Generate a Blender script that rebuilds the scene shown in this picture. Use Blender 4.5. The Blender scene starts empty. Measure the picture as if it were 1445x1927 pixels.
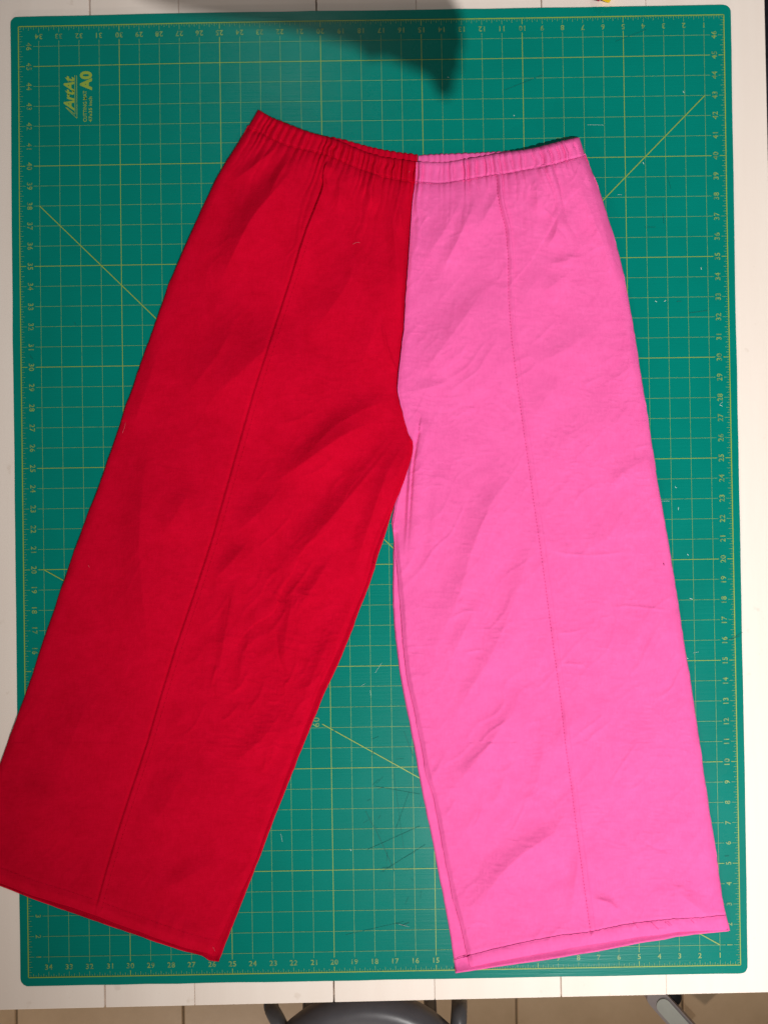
import bpy, math, random
import numpy as np
from mathutils import Matrix, Vector

random.seed(7)
RNG = np.random.default_rng(11)
IN = 0.0254
scene = bpy.context.scene
COL = scene.collection

# ------------------------------------------------------------------ camera
F_PX, PW, PH = 1500.0, 1445.0, 1927.0
CAM = np.array([0.0034, -0.0314, 0.9992])
def rodrigues(w):
    w = np.array(w, float); t = np.linalg.norm(w); k = w / t
    K = np.array([[0, -k[2], k[1]], [k[2], 0, -k[0]], [-k[1], k[0], 0]])
    return np.eye(3) + math.sin(t) * K + (1 - math.cos(t)) * K @ K
ROT = rodrigues((0.0081, -0.0037, -0.0157))
cd = bpy.data.cameras.new("camera"); cam = bpy.data.objects.new("camera", cd); COL.objects.link(cam)
cd.sensor_fit = 'HORIZONTAL'; cd.sensor_width = 36.0; cd.lens = 36.0 * F_PX / PW
cd.clip_start = 0.01; cd.clip_end = 50.0
M4 = Matrix([[*ROT[i], CAM[i]] for i in range(3)] + [[0, 0, 0, 1]])
cam.matrix_world = M4
scene.camera = cam

# ------------------------------------------------------------------ light
world = bpy.data.worlds.new("World"); scene.world = world; world.use_nodes = True
bg = world.node_tree.nodes["Background"]
bg.inputs[0].default_value = (1.0, 0.93, 0.86, 1); bg.inputs[1].default_value = 0.135

def spot(name, loc, target, power, radius, cone, blend, color):
    ld = bpy.data.lights.new(name, 'SPOT'); ld.energy = power; ld.shadow_soft_size = radius
    ld.spot_size = math.radians(cone); ld.spot_blend = blend; ld.color = color
    o = bpy.data.objects.new(name, ld); COL.objects.link(o); o.location = loc
    o.rotation_euler = (Vector(target) - Vector(loc)).to_track_quat('-Z', 'Y').to_euler()
    return o
KEY = np.array([0.74, -1.50, 2.8])
spot("ceiling_spotlight", KEY, (0.62, 0.02, 0.0), 450.0, 0.016, 50.5, 1.0, (1.0, 0.975, 0.94))
spot("ceiling_downlight", (-0.40, 2.25, 2.8), (-0.25, 0.45, 0.0), 26.0, 0.06, 50, 1.0, (1.0, 0.93, 0.86))
ld = bpy.data.lights.new("added_floor_fill", 'POINT'); ld.energy = 75.0; ld.shadow_soft_size = 0.07; ld.color = (1.0, 0.86, 0.74)  # added fill with no known source, brightens the floor and left table
added_floor_fill = bpy.data.objects.new("added_floor_fill", ld); COL.objects.link(added_floor_fill); added_floor_fill.location = (-0.7, -2.7, 0.95)

vs = scene.view_settings
vs.view_transform = 'Standard'; vs.look = 'None'; vs.gamma = 1.0; vs.exposure = 0.0
vs.use_curve_mapping = False
scene.render.engine = 'CYCLES'
scene.render.resolution_x = 767; scene.render.resolution_y = 1024

# ------------------------------------------------------------------ helpers
def P(px, py, z):
    """photo pixel + height above the mat -> world point (arrays ok)"""
    px = np.asarray(px, float); py = np.asarray(py, float); z = np.asarray(z, float)
    d0 = (px - PW / 2) / F_PX; d1 = -(py - PH / 2) / F_PX; d2 = -np.ones_like(d0)
    dx = ROT[0, 0] * d0 + ROT[0, 1] * d1 + ROT[0, 2] * d2
    dy = ROT[1, 0] * d0 + ROT[1, 1] * d1 + ROT[1, 2] * d2
    dz = ROT[2, 0] * d0 + ROT[2, 1] * d1 + ROT[2, 2] * d2
    k = (z - CAM[2]) / dz
    return np.stack([CAM[0] + k * dx, CAM[1] + k * dy, z + 0 * k], -1)

def tag(o, label=None, cat=None, group=None, kind=None):
    if label: o["label"] = label
    if cat: o["category"] = cat
    if group: o["group"] = group
    if kind: o["kind"] = kind
    return o

def empty(name, loc=(0, 0, 0)):
    o = bpy.data.objects.new(name, None); COL.objects.link(o); o.location = loc
    o.empty_display_size = 0.05
    return o

def link(name, me, mat, parent=None, smooth=True):
    o = bpy.data.objects.new(name, me); COL.objects.link(o)
    if mat: me.materials.append(mat)
    if smooth: me.shade_smooth()
    if parent:
        o.parent = parent
        o.matrix_parent_inverse = Matrix.Translation(-Vector(parent_world(parent)))
    return o

def parent_world(p):
    v = Vector(p.location)
    if p.parent: v = v + 0 * v
    return v if p.type == 'EMPTY' else Vector((0, 0, 0))

class MB:
    def __init__(s): s.v = []; s.f = []
    def add(s, vs, fs):
        n = len(s.v); s.v += [tuple(map(float, a)) for a in vs]; s.f += [tuple(i + n for i in f) for f in fs]
    def quad(s, a, b, c, d): s.add([a, b, c, d], [(0, 1, 2, 3)])
    def build(s, name, mat, parent=None, smooth=False):
        me = bpy.data.meshes.new(name); me.from_pydata(s.v, [], s.f); me.update()
        return link(name, me, mat, parent, smooth)

def tube_mb(mb, pts, rad, n=8, cap=True):
    pts = [Vector(p) for p in pts]
    rads = rad if hasattr(rad, '__len__') else [rad] * len(pts)
    base = len(mb.v); up = Vector((0.31, 0.2, 0.93))
    for i, p in enumerate(pts):
        t = (pts[min(i + 1, len(pts) - 1)] - pts[max(i - 1, 0)]).normalized()
        a = t.cross(up)
        if a.length < 1e-3: a = t.cross(Vector((1, 0, 0)))
        a.normalize(); b = t.cross(a)
        for k in range(n):
            th = 2 * math.pi * k / n
            mb.v.append(tuple(p + (a * math.cos(th) + b * math.sin(th)) * rads[i]))
    for i in range(len(pts) - 1):
        for k in range(n):
            mb.f.append((base + i * n + k, base + i * n + (k + 1) % n, base + (i + 1) * n + (k + 1) % n, base + (i + 1) * n + k))
    if cap:
        mb.f.append(tuple(base + k for k in range(n))[::-1]); e = base + (len(pts) - 1) * n
        mb.f.append(tuple(e + k for k in range(n)))

def box_bm(name, lo, hi, mat, parent=None, bevel=0.002, seg=2, shear=None):
    import bmesh
    bm = bmesh.new(); bmesh.ops.create_cube(bm, size=1)
    for v in bm.verts:
        v.co = Vector([(lo[i] + hi[i]) / 2 + v.co[i] * (hi[i] - lo[i]) for i in range(3)])
    if bevel: bmesh.ops.bevel(bm, geom=bm.edges[:], offset=bevel, segments=seg, affect='EDGES', profile=0.5)
    if shear:
        for v in bm.verts: v.co.x += shear * v.co.y
    me = bpy.data.meshes.new(name); bm.to_mesh(me); bm.free()
    return link(name, me, mat, parent)

def sstep(a, b, x):
    t = np.clip((x - a) / (b - a), 0, 1); return t * t * (3 - 2 * t)

def resample(pts, n, smooth=6.0):
    """polyline -> n points, evenly spaced, corners softened"""
    pts = np.array(pts, float)
    seg = np.r_[0, np.cumsum(np.hypot(*np.diff(pts, axis=0).T))]
    m = max(int(seg[-1]), 8); t = np.linspace(0, seg[-1], m)
    q = np.c_[np.interp(t, seg, pts[:, 0]), np.interp(t, seg, pts[:, 1])]
    if smooth > 0:
        k = np.arange(-int(3 * smooth), int(3 * smooth) + 1); w = np.exp(-0.5 * (k / smooth) ** 2); w /= w.sum()
        pad = len(k) // 2
        a = 2 * q[0] - q[1:pad + 1][::-1] if len(q) > pad else np.repeat(q[:1], pad, 0)
        b = 2 * q[-1] - q[-pad - 1:-1][::-1] if len(q) > pad else np.repeat(q[-1:], pad, 0)
        qq = np.r_[a, q, b]
        q = np.c_[np.convolve(qq[:, 0], w, 'valid'), np.convolve(qq[:, 1], w, 'valid')]
    seg = np.r_[0, np.cumsum(np.hypot(*np.diff(q, axis=0).T))]
    t = np.linspace(0, seg[-1], n)
    return np.c_[np.interp(t, seg, q[:, 0]), np.interp(t, seg, q[:, 1])]

def polydist(px, py, pts):
    """distance, signed side (+ right of travel in picture sense) and position 0..1 along a polyline"""
    pts = np.array(pts, float); best = np.full(px.shape, 1e9); sg = np.zeros(px.shape); al = np.zeros(px.shape)
    L = np.r_[0, np.cumsum(np.hypot(*np.diff(pts, axis=0).T))]
    for i in range(len(pts) - 1):
        a, b = pts[i], pts[i + 1]; d = b - a; l2 = d @ d
        t = np.clip(((px - a[0]) * d[0] + (py - a[1]) * d[1]) / l2, 0, 1)
        ex = px - a[0] - t * d[0]; ey = py - a[1] - t * d[1]; D = np.hypot(ex, ey)
        m = D < best
        best = np.where(m, D, best); sg = np.where(m, np.sign(ey * d[0] - ex * d[1]), sg)
        al = np.where(m, (L[i] + t * math.sqrt(l2)) / L[-1], al)
    return best, sg, al

def vnoise(px, py, scale, seed):
    """smooth 2D value noise, about -1..1"""
    g = np.random.default_rng(seed).uniform(-1, 1, (257, 257))
    x = px / scale + 1000.3; y = py / scale + 1000.7
    i = np.floor(x).astype(int); j = np.floor(y).astype(int); u = x - i; v = y - j
    u = u * u * u * (u * (u * 6 - 15) + 10); v = v * v * v * (v * (v * 6 - 15) + 10)
    i %= 256; j %= 256
    return (g[i, j] * (1 - u) + g[i + 1, j] * u) * (1 - v) + (g[i, j + 1] * (1 - u) + g[i + 1, j + 1] * u) * v

# ------------------------------------------------------------------ materials
def nmat(name):
    m = bpy.data.materials.new(name); m.use_nodes = True
    nt = m.node_tree; b = nt.nodes["Principled BSDF"]
    return m, nt, b
def N(nt, t, **kw):
    n = nt.nodes.new(t)
    for k, v in kw.items(): setattr(n, k, v)
    return n
def noise(nt, scale, detail=4, rough=0.55, stretch=None, rot=(0, 0, 0)):
    tc = N(nt, 'ShaderNodeTexCoord'); mp = N(nt, 'ShaderNodeMapping')
    nt.links.new(tc.outputs['Object'], mp.inputs['Vector'])
    if stretch: mp.inputs['Scale'].default_value = stretch
    mp.inputs['Rotation'].default_value = rot
    n = N(nt, 'ShaderNodeTexNoise'); n.inputs['Scale'].default_value = scale
    n.inputs['Detail'].default_value = detail; n.inputs['Roughness'].default_value = rough
    nt.links.new(mp.outputs['Vector'], n.inputs['Vector'])
    return n.outputs['Fac']
def ramp(nt, fac, stops):
    r = N(nt, 'ShaderNodeValToRGB'); cr = r.color_ramp
    while len(cr.elements) < len(stops): cr.elements.new(0.5)
    for e, (p, c) in zip(cr.elements, stops):
        e.position = p; e.color = (*c, 1)
    nt.links.new(fac, r.inputs['Fac']); return r.outputs['Color']
def bump(nt, b, h, strength, dist, prev=None):
    n = N(nt, 'ShaderNodeBump'); n.inputs['Strength'].default_value = strength; n.inputs['Distance'].default_value = dist
    nt.links.new(h, n.inputs['Height'])
    if prev: nt.links.new(prev, n.inputs['Normal'])
    nt.links.new(n.outputs['Normal'], b.inputs['Normal']); return n.outputs['Normal']
def mix(nt, fac, a, b):
    m = N(nt, 'ShaderNodeMix', data_type='RGBA')
    for i, x in ((0, fac), (6, a), (7, b)):
        if isinstance(x, (int, float)): m.inputs[i].default_value = x
        elif isinstance(x, tuple): m.inputs[i].default_value = (*x, 1)
        else: nt.links.new(x, m.inputs[i])
    return m.outputs[2]

def fabric(name, c0, c1, spec=0.12):
    m, nt, b = nmat(name)
    col = ramp(nt, noise(nt, 55, 5, 0.65), [(0.3, c0), (0.72, c1)])
    thr = noise(nt, 420, 3, 0.7, (1.0, 0.25, 1.0), (0, 0, 0.1))
    thr2 = noise(nt, 420, 3, 0.7, (0.25, 1.0, 1.0), (0, 0, 0.1))
    col2 = mix(nt, thr, tuple(x * 0.90 for x in c0), tuple(min(1, x * 1.08) for x in c1))
    c = mix(nt, 0.5, col, col2)
    nt.links.new(c, b.inputs['Base Color'])
    b.inputs['Roughness'].default_value = 0.85; b.inputs['Specular IOR Level'].default_value = spec
    p = bump(nt, b, thr, 0.35, 0.0006); p = bump(nt, b, thr2, 0.35, 0.0006, p)
    bump(nt, b, noise(nt, 70, 4, 0.6), 0.25, 0.002, p)
    return m
M_RED = fabric("red_cotton", (0.49, 0.0004, 0.015), (0.64, 0.0015, 0.027), 0.03)
M_PINK = fabric("pink_cotton", (0.83, 0.106, 0.365), (0.96, 0.146, 0.450), 0.10)

def simple(name, c, rough=0.5, spec=0.5, metal=0.0, var=0.0, vscale=40, bmp=0.0):
    m, nt, b = nmat(name)
    if var:
        nt.links.new(ramp(nt, noise(nt, vscale, 5), [(0.3, tuple(x * (1 - var) for x in c)), (0.7, tuple(min(1, x * (1 + var)) for x in c))]), b.inputs['Base Color'])
    else: b.inputs['Base Color'].default_value = (*c, 1)
    b.inputs['Roughness'].default_value = rough; b.inputs['Specular IOR Level'].default_value = spec
    b.inputs['Metallic'].default_value = metal
    if bmp: bump(nt, b, noise(nt, vscale * 4, 4), bmp, 0.002)
    return m
M_DKTHREAD = simple("dark_red_thread", (0.32, 0.015, 0.11), 0.8, 0.1)
M_PKTHREAD = simple("deep_pink_thread", (0.72, 0.06, 0.26), 0.8, 0.1)
M_RDTHREAD = simple("red_thread", (0.45, 0.0, 0.016), 0.8, 0.1)
M_LINT = simple("pale_lint", (0.72, 0.16, 0.22), 0.9, 0.1)

# self-healing mat: worn green vinyl with cut marks
def mat_green():
    m, nt, b = nmat("green_mat_vinyl")
    col = ramp(nt, noise(nt, 9, 6, 0.6), [(0.25, (0.0, 0.186, 0.148)), (0.75, (0.0, 0.214, 0.173))])
    nt.links.new(col, b.inputs['Base Color'])
    r = ramp(nt, noise(nt, 14, 5, 0.7), [(0.3, (0.25,) * 3), (0.75, (0.31,) * 3)])
    nt.links.new(r, b.inputs['Roughness']); b.inputs['Specular IOR Level'].default_value = 0.085
    p = bump(nt, b, noise(nt, 800, 2, 0.5), 0.10, 0.0005)
    prev = p
    for k, rot in enumerate((0.3, 1.1, 1.9, 2.7)):
        prev = bump(nt, b, noise(nt, 60, 3, 0.6, (0.25, 6.0, 1), (0, 0, rot)), 0.07, 0.0012, prev)
    return m
M_MAT = mat_green()
def mat_print(name, c, lo, hi, worn=(0.0, 0.16, 0.115)):
    m, nt, b = nmat(name)
    f = ramp(nt, noise(nt, 130, 4, 0.7), [(lo, (0.25,) * 3), (hi, (1,) * 3)])
    nt.links.new(mix(nt, f, worn, c), b.inputs['Base Color'])
    b.inputs['Roughness'].default_value = 0.42; b.inputs['Specular IOR Level'].default_value = 0.35
    return m
M_YEL = mat_print("yellow_print", (0.27, 0.40, 0.05), 0.22, 0.42)
M_THIN = mat_print("pale_green_print", (0.20, 0.38, 0.11), 0.26, 0.5)
M_NUM = mat_print("pale_number_print", (0.22, 0.36, 0.09), 0.36, 0.56)
M_CUT = simple("dark_cut_mark", (0.0, 0.145, 0.118), 0.6, 0.2)
M_SPECK = simple("white_speck", (0.6, 0.75, 0.7), 0.7, 0.3)

def painted():
    m, nt, b = nmat("white_painted_wood")
    brush = noise(nt, 30, 5, 0.6, (1.0, 0.06, 1.0))
    base = ramp(nt, brush, [(0.25, (0.87, 0.765, 0.69)), (0.75, (0.91, 0.815, 0.745))])
    pinkish = noise(nt, 5, 3, 0.5)
    base = mix(nt, ramp(nt, pinkish, [(0.45, (0,) * 3), (0.75, (0.35,) * 3)]), base, (0.87, 0.755, 0.68))
    spots = ramp(nt, noise(nt, 55, 2, 0.5), [(0.0, (1,) * 3), (0.70, (1,) * 3), (0.78, (0.86, 0.83, 0.80))])
    mm = N(nt, 'ShaderNodeMix', data_type='RGBA', blend_type='MULTIPLY'); mm.inputs[0].default_value = 0.7
    nt.links.new(base, mm.inputs[6]); nt.links.new(spots, mm.inputs[7]); nt.links.new(mm.outputs[2], b.inputs['Base Color'])
    b.inputs['Roughness'].default_value = 0.55; b.inputs['Specular IOR Level'].default_value = 0.3
    p = bump(nt, b, noise(nt, 160, 4, 0.6, (1.0, 0.08, 1.0)), 0.25, 0.001)
    return m
M_WOOD = painted()
M_GROUT = simple("tile_grout", (0.26, 0.19, 0.12), 0.9, 0.2, var=0.15)
def tile_mat():
    m, nt, b = nmat("beige_floor_tile")
    col = ramp(nt, noise(nt, 7, 6, 0.65), [(0.25, (0.50, 0.345, 0.20)), (0.55, (0.58, 0.41, 0.25)), (0.8, (0.64, 0.46, 0.29))])
    nt.links.new(col, b.inputs['Base Color']); b.inputs['Roughness'].default_value = 0.45
    bump(nt, b, noise(nt, 40, 4), 0.15, 0.002); return m
M_TILE = tile_mat()
M_STOOL = simple("grey_plastic", (0.12, 0.118, 0.135), 0.32, 0.5, var=0.06)
M_TUBE = simple("grey_painted_tube", (0.11, 0.11, 0.12), 0.35, 0.5, var=0.05)
M_BAR = simple("pale_grey_metal", (0.50, 0.52, 0.47), 0.45, 0.5, var=0.05)
M_BARSIDE = simple("mauve_grey_metal", (0.36, 0.31, 0.31), 0.5, 0.4)
M_BLACK = simple("black_rubber", (0.012, 0.012, 0.012), 0.6, 0.4)
M_NAVY = simple("navy_fabric", (0.02, 0.022, 0.035), 0.9, 0.1, var=0.4, vscale=150)
M_YPL = simple("yellow_plastic", (0.83, 0.56, 0.01), 0.4, 0.5)
M_RPL = simple("dark_red_plastic", (0.30, 0.01, 0.04), 0.4, 0.5)

# ------------------------------------------------------------------ floor
TZ = -0.003                       # table top, the mat lies on it with its face at z = 0
FZ = TZ - 0.76
s_f = F_PX / (CAM[2] - FZ)        # photo pixels per metre on the floor
TILE = 312.0 / s_f
gx = P(345.0, 1915.0, FZ)[0]
floor = MB()
floor.quad((-2.6, -3.2, FZ - 0.004), (2.6, -3.2, FZ - 0.004), (2.6, 2.4, FZ - 0.004), (-2.6, 2.4, FZ - 0.004))
floor = floor.build("floor", M_GROUT); tag(floor, kind='structure')
tag(floor, "beige ceramic tile floor below the table", "floor")
import bmesh
bm = bmesh.new(); bmesh.ops.create_cube(bm, size=1)
for v in bm.verts: v.co = Vector((v.co.x * (TILE - 0.004), v.co.y * (TILE - 0.004), v.co.z * 0.008))
bmesh.ops.bevel(bm, geom=[e for e in bm.edges if all(v.co.z > 0 for v in e.verts)], offset=0.002, segments=1, affect='EDGES')
tile_me = bpy.data.meshes.new("floor_tile"); bm.to_mesh(tile_me); bm.free(); tile_me.materials.append(M_TILE)
gy = P(700.0, 1927.0, FZ)[1] - TILE * 0.72
for i in range(-6, 7):
    for j in range(-5, 7):
        o = bpy.data.objects.new("floor_tile", tile_me); COL.objects.link(o); o.parent = floor
        o.location = (gx + (i + 0.5) * TILE, gy + (j + 0.5) * TILE, FZ - 0.004 + random.uniform(-4e-4, 4e-4))
        o.rotation_euler = (0, 0, random.choice((0, math.pi)))

# ------------------------------------------------------------------ table of painted boards
table = empty("table", (0, 0, FZ))
tag(table, "white painted plank table under the green cutting mat", "table")
y_front = P(700.0, 1886.0, TZ)[1]; y_back = 0.86
def joint(xt, yt, xb, yb):
    a, b = P(xt, yt, TZ), P(xb, yb, TZ); return a, b
shear = ((P(595, 7, TZ) - P(628, 1870, TZ))[0]) / ((P(595, 7, TZ) - P(628, 1870, TZ))[1])
x_at0 = lambda px, py: float(P(px, py, TZ)[0] - shear * P(px, py, TZ)[1])
joints = [x_at0(197, 1870) - 0.575, x_at0(197, 1870) - 0.29, x_at0(197, 1870), x_at0(366, 1870), x_at0(628, 1870), x_at0(818, 1870),
          x_at0(1056, 1870), x_at0(1250, 1870) + 0.003, x_at0(1442, 100)]
gaps = [0.001, 0.0013, 0.0016, 0.0003, 0.0017, 0.0003, 0.0011, 0.0002, 0.001]
tilt = (P(30, 1903, TZ)[1] - P(1430, 1871, TZ)[1]) / (P(30, 1903, TZ)[0] - P(1430, 1871, TZ)[0])
for k in range(len(joints) - 1):
    x0, x1 = joints[k] + gaps[k] / 2, joints[k + 1] - gaps[k + 1] / 2
    o = box_bm("plank", (x0, y_front, TZ - 0.032), (x1, y_back, TZ + random.uniform(-3e-4, 0)), M_WOOD, None,
               bevel=0.0012, seg=3)
    me = o.data
    for v in me.vertices:
        if v.co.y < 0: v.co.y += tilt * v.co.x
        v.co.x += shear * v.co.y
    o.parent = table; o.matrix_parent_inverse = Matrix.Translation((0, 0, -FZ))
# frame under the boards
for (lo, hi, nm) in (((-0.98, y_front + 0.09, TZ - 0.11), (0.40, y_front + 0.115, TZ - 0.034), "apron"),
                     ((-0.98, 0.74, TZ - 0.11), (0.40, 0.765, TZ - 0.034), "apron")):
    o = box_bm(nm, lo, hi, M_WOOD, None); o.parent = table; o.matrix_parent_inverse = Matrix.Translation((0, 0, -FZ))
for lx in (-0.98, 0.345):
    for ly in (y_front + 0.118, 0.68):
        o = box_bm("leg", (lx, ly, FZ), (lx + 0.055, ly + 0.055, TZ - 0.034), M_WOOD, None)
        o.parent = table; o.matrix_parent_inverse = Matrix.Translation((0, 0, -FZ))

# ------------------------------------------------------------------ cutting mat
mat = empty("cutting_mat", (0, 0, TZ))
tag(mat, "green self-healing cutting mat with yellow inch grid under the trousers", "cutting mat")
def G(u, v, z=0.0):
    """inches from the grid's lower right corner -> world; the upper left corner is curled a little"""
    k = math.exp(-((35 - u) ** 2 + (47 - v) ** 2) / 50.0); k2 = math.exp(-((0 - u) ** 2 + (0 - v) ** 2) / 40.0)
    k3 = math.exp(-((0 - u) ** 2 + (47 - v) ** 2) / 50.0)
    return ((17.5 - u) * IN + 0.0016 * k - 0.0008 * k2 + 0.0010 * k3, (v - 23.5) * IN - 0.0022 * k + 0.0011 * k3, z)
def rrect(u0, u1, v0, v1, r, n=7, m=24):
    out = []
    for (cu, cv, a0) in ((u0 + r, v0 + r, 180), (u1 - r, v0 + r, 270), (u1 - r, v1 - r, 0), (u0 + r, v1 - r, 90)):
        for k in range(n + 1):
            a = math.radians(a0 + 90 * k / n); out.append((cu + r * math.cos(a), cv + r * math.sin(a)))
    res = []
    for i, p in enumerate(out):
        q = out[(i + 1) % len(out)]; d = math.hypot(q[0] - p[0], q[1] - p[1]); k = m if d > 5 else 1
        for j in range(k): res.append((p[0] + (q[0] - p[0]) * j / k, p[1] + (q[1] - p[1]) * j / k))
    return res
U0, U1, V0, V1 = -0.37, 35.41, -0.44, 47.52
top = rrect(U0, U1, V0, V1, 0.38)
bm = bmesh.new()
def nick(k):  # worn rim: tiny nicks
    return random.uniform(-0.012, 0.012)
ring = [(u + nick(0), v + nick(0)) for u, v in top]
vt = [bm.verts.new(G(17.5 + (u - 17.5) * 0.9992, 23.5 + (v - 23.5) * 0.9994, 0.0)) for u, v in ring]
vm = [bm.verts.new(G(u, v, -0.0005)) for u, v in ring]
vb = [bm.verts.new(G(u, v, TZ + 0.00005)) for u, v in ring]
n = len(ring)
# inner sheet as a grid so the curl follows smoothly
bm.faces.new(vt[::-1])
for k in range(n):
    k2 = (k + 1) % n
    bm.faces.new((vt[k], vt[k2], vm[k2], vm[k])); bm.faces.new((vm[k], vm[k2], vb[k2], vb[k]))
bm.faces.new(vb)
bmesh.ops.recalc_face_normals(bm, faces=bm.faces)
me = bpy.data.meshes.new("mat_sheet"); bm.to_mesh(me); bm.free()
link("mat_sheet", me, M_MAT, mat, smooth=False)

LZ = 0.00025
def strip(mb, a, b, w, z=LZ, nseg=None):
    du, dv = b[0] - a[0], b[1] - a[1]; L = math.hypot(du, dv); nu, nv = -dv / L * w / 2, du / L * w / 2
    nseg = nseg or max(1, int(L / 4))
    for i in range(nseg):
        t0, t1 = i / nseg, (i + 1) / nseg
        p = (a[0] + du * t0, a[1] + dv * t0); q = (a[0] + du * t1, a[1] + dv * t1)
        mb.quad(G(p[0] + nu, p[1] + nv, z), G(p[0] - nu, p[1] - nv, z), G(q[0] - nu, q[1] - nv, z), G(q[0] + nu, q[1] + nv, z))
thin, bold = MB(), MB()
WT, WB = 0.017, 0.030
for u in range(1, 35):
    mb, w = (bold, WB) if u % 5 == 0 else (thin, WT)
    spans = [(0.72, 46.28)] if u != 32 else [(0.72, 42.0), (45.0, 46.28)]
    for a, b in spans: strip(mb, (u, a), (u, b), w)
    strip(mb, (u, 0.02), (u, 0.27), w); strip(mb, (u, 46.70), (u, 46.98), w)
for v in range(1, 47):
    mb, w = (bold, WB) if v % 5 == 0 else (thin, WT)
    spans = [(0.72, 34.28)] if v not in (43, 44) else [(0.72, 31.0), (33.0, 34.28)]
    for a, b in spans: strip(mb, (a, v), (b, v), w, LZ + 0.00006)
    strip(mb, (0.02, v), (0.30, v), w); strip(mb, (34.70, v), (34.98, v), w)
ticks = MB()
for e in range(1, 47 * 8):
    if e % 8 == 0: continue
    l = 0.19 if e % 8 == 4 else (0.15 if e % 2 == 0 else 0.085)
    strip(ticks, (0.02, e / 8), (l + 0.02, e / 8), 0.018, nseg=1); strip(ticks, (34.98, e / 8), (34.98 - l, e / 8), 0.016, nseg=1)
    if e < 35 * 8:
        strip(ticks, (e / 8, 46.98), (e / 8, 46.98 - l), 0.018, nseg=1); strip(ticks, (e / 8, 0.02), (e / 8, 0.02 + l), 0.016, nseg=1)
border = MB()
for a, b in (((0, 0), (35, 0)), ((35, 0), (35, 47)), ((35, 47), (0, 47)), ((0, 47), (0, 0))): strip(border, a, b, 0.045, LZ + 0.0001)
diag = MB(); DZ = LZ + 0.00014
strip(diag, (34, 38), (1.2, 5.2), 0.042, DZ); strip(diag, (1, 43), (33.8, 10.2), 0.042, DZ)
t30 = 19.0 / 33.0
strip(diag, (34, 20), (21.0, 20 - 13.0 * t30), 0.042, DZ); strip(diag, (20.42, 20 - 13.58 * t30), (1, 1), 0.042, DZ)
thin.build("grid_lines", M_THIN, mat); bold.build("bold_grid_lines", M_YEL, mat); ticks.build("ruler_ticks", M_THIN, mat)
border.build("ruler_border", M_YEL, mat); diag.build("angle_lines", M_YEL, mat)

_tc = {}
def text_mesh(body, size, bold=0.0, shear=0.0, space=1.0):
    key = (body, size, bold, shear, space)
    if key in _tc: return _tc[key]
    c = bpy.data.curves.new("t", 'FONT'); c.body = body; c.size = size; c.align_x = 'CENTER'; c.align_y = 'CENTER'
    c.offset = bold; c.shear = shear; c.space_character = space; c.resolution_u = 3
    o = bpy.data.objects.new("t", c); COL.objects.link(o)
    dg = bpy.context.evaluated_depsgraph_get(); dg.update()
    me = bpy.data.meshes.new_from_object(o.evaluated_get(dg))
    vs = [tuple(v.co) for v in me.vertices]; fs = [tuple(p.vertices) for p in me.polygons]
    bpy.data.objects.remove(o); bpy.data.curves.remove(c); bpy.data.meshes.remove(me)
    if vs:   # centre on ink
        cx = (min(v[0] for v in vs) + max(v[0] for v in vs)) / 2; cy = (min(v[1] for v in vs) + max(v[1] for v in vs)) / 2
        vs = [(v[0] - cx, v[1] - cy) for v in vs]
    _tc[key] = (vs, fs); return _tc[key]
def put_text(mb, body, u, v, size, deg, z=LZ + 0.00005, sx=1.0, **kw):
    vs, fs = text_mesh(body, size, **kw); a = math.radians(deg); c, s = math.cos(a), math.sin(a)
    out = []
    for x, y in vs:
        x *= sx
        out.append(G(u - (x * c - y * s), v + (x * s + y * c), z))
    mb.add(out, fs)
NS = dict(bold=0.006, space=1.12)
def number(body, u, v, size, deg):
    mb = MB(); put_text(mb, body, u, v, size, deg, **NS); mb.build("ruler_number", M_NUM, mat)
for u in range(1, 35):
    number(str(u), u, 46.49, 0.36, 180); number(str(u), u, 0.50, 0.36, 0)
for v in range(1, 47):
    number(str(v), 0.51, v, 0.36, 90); number(str(v), 34.49, v, 0.36, -90)
number("60", 20.72, 12.28, 0.46, 90)
def fit_text(name, body, uc, vc, length, height, **kw):
    vs, fs = text_mesh(body, 1.0, **kw)
    lx = max(v[0] for v in vs) - min(v[0] for v in vs); ly = max(v[1] for v in vs) - min(v[1] for v in vs)
    mb = MB(); mb.add([G(uc + y * height / ly, vc + x * length / lx, LZ + 0.00005) for x, y in vs], fs)
    return mb.build(name, M_YEL, mat)
fit_text("brand_lettering", "ArtAt", 32.515, 43.62, 1.75, 0.53, bold=0.035, shear=0.30)
fit_text("size_lettering", "A0", 31.67, 44.235, 0.97, 0.62, bold=0.045)
fit_text("small_lettering", "CUTTING MAT", 31.73, 42.96, 1.56, 0.18, bold=0.012)
fit_text("small_lettering", "47x35 inch", 31.46, 42.80, 1.27, 0.17, bold=0.012)
logo = MB()
for u_, v_ in ((32.225, 42.56), (32.13, 42.36)): strip(logo, (u_, 44.52), (u_, v_), 0.026, nseg=1)
for a_, b_ in (((32.225, 42.56), (32.62, 42.90)), ((32.13, 42.36), (32.69, 42.93))): strip(logo, a_, b_, 0.026, nseg=1)
logo.build("logo_underline", M_YEL, mat)

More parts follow.
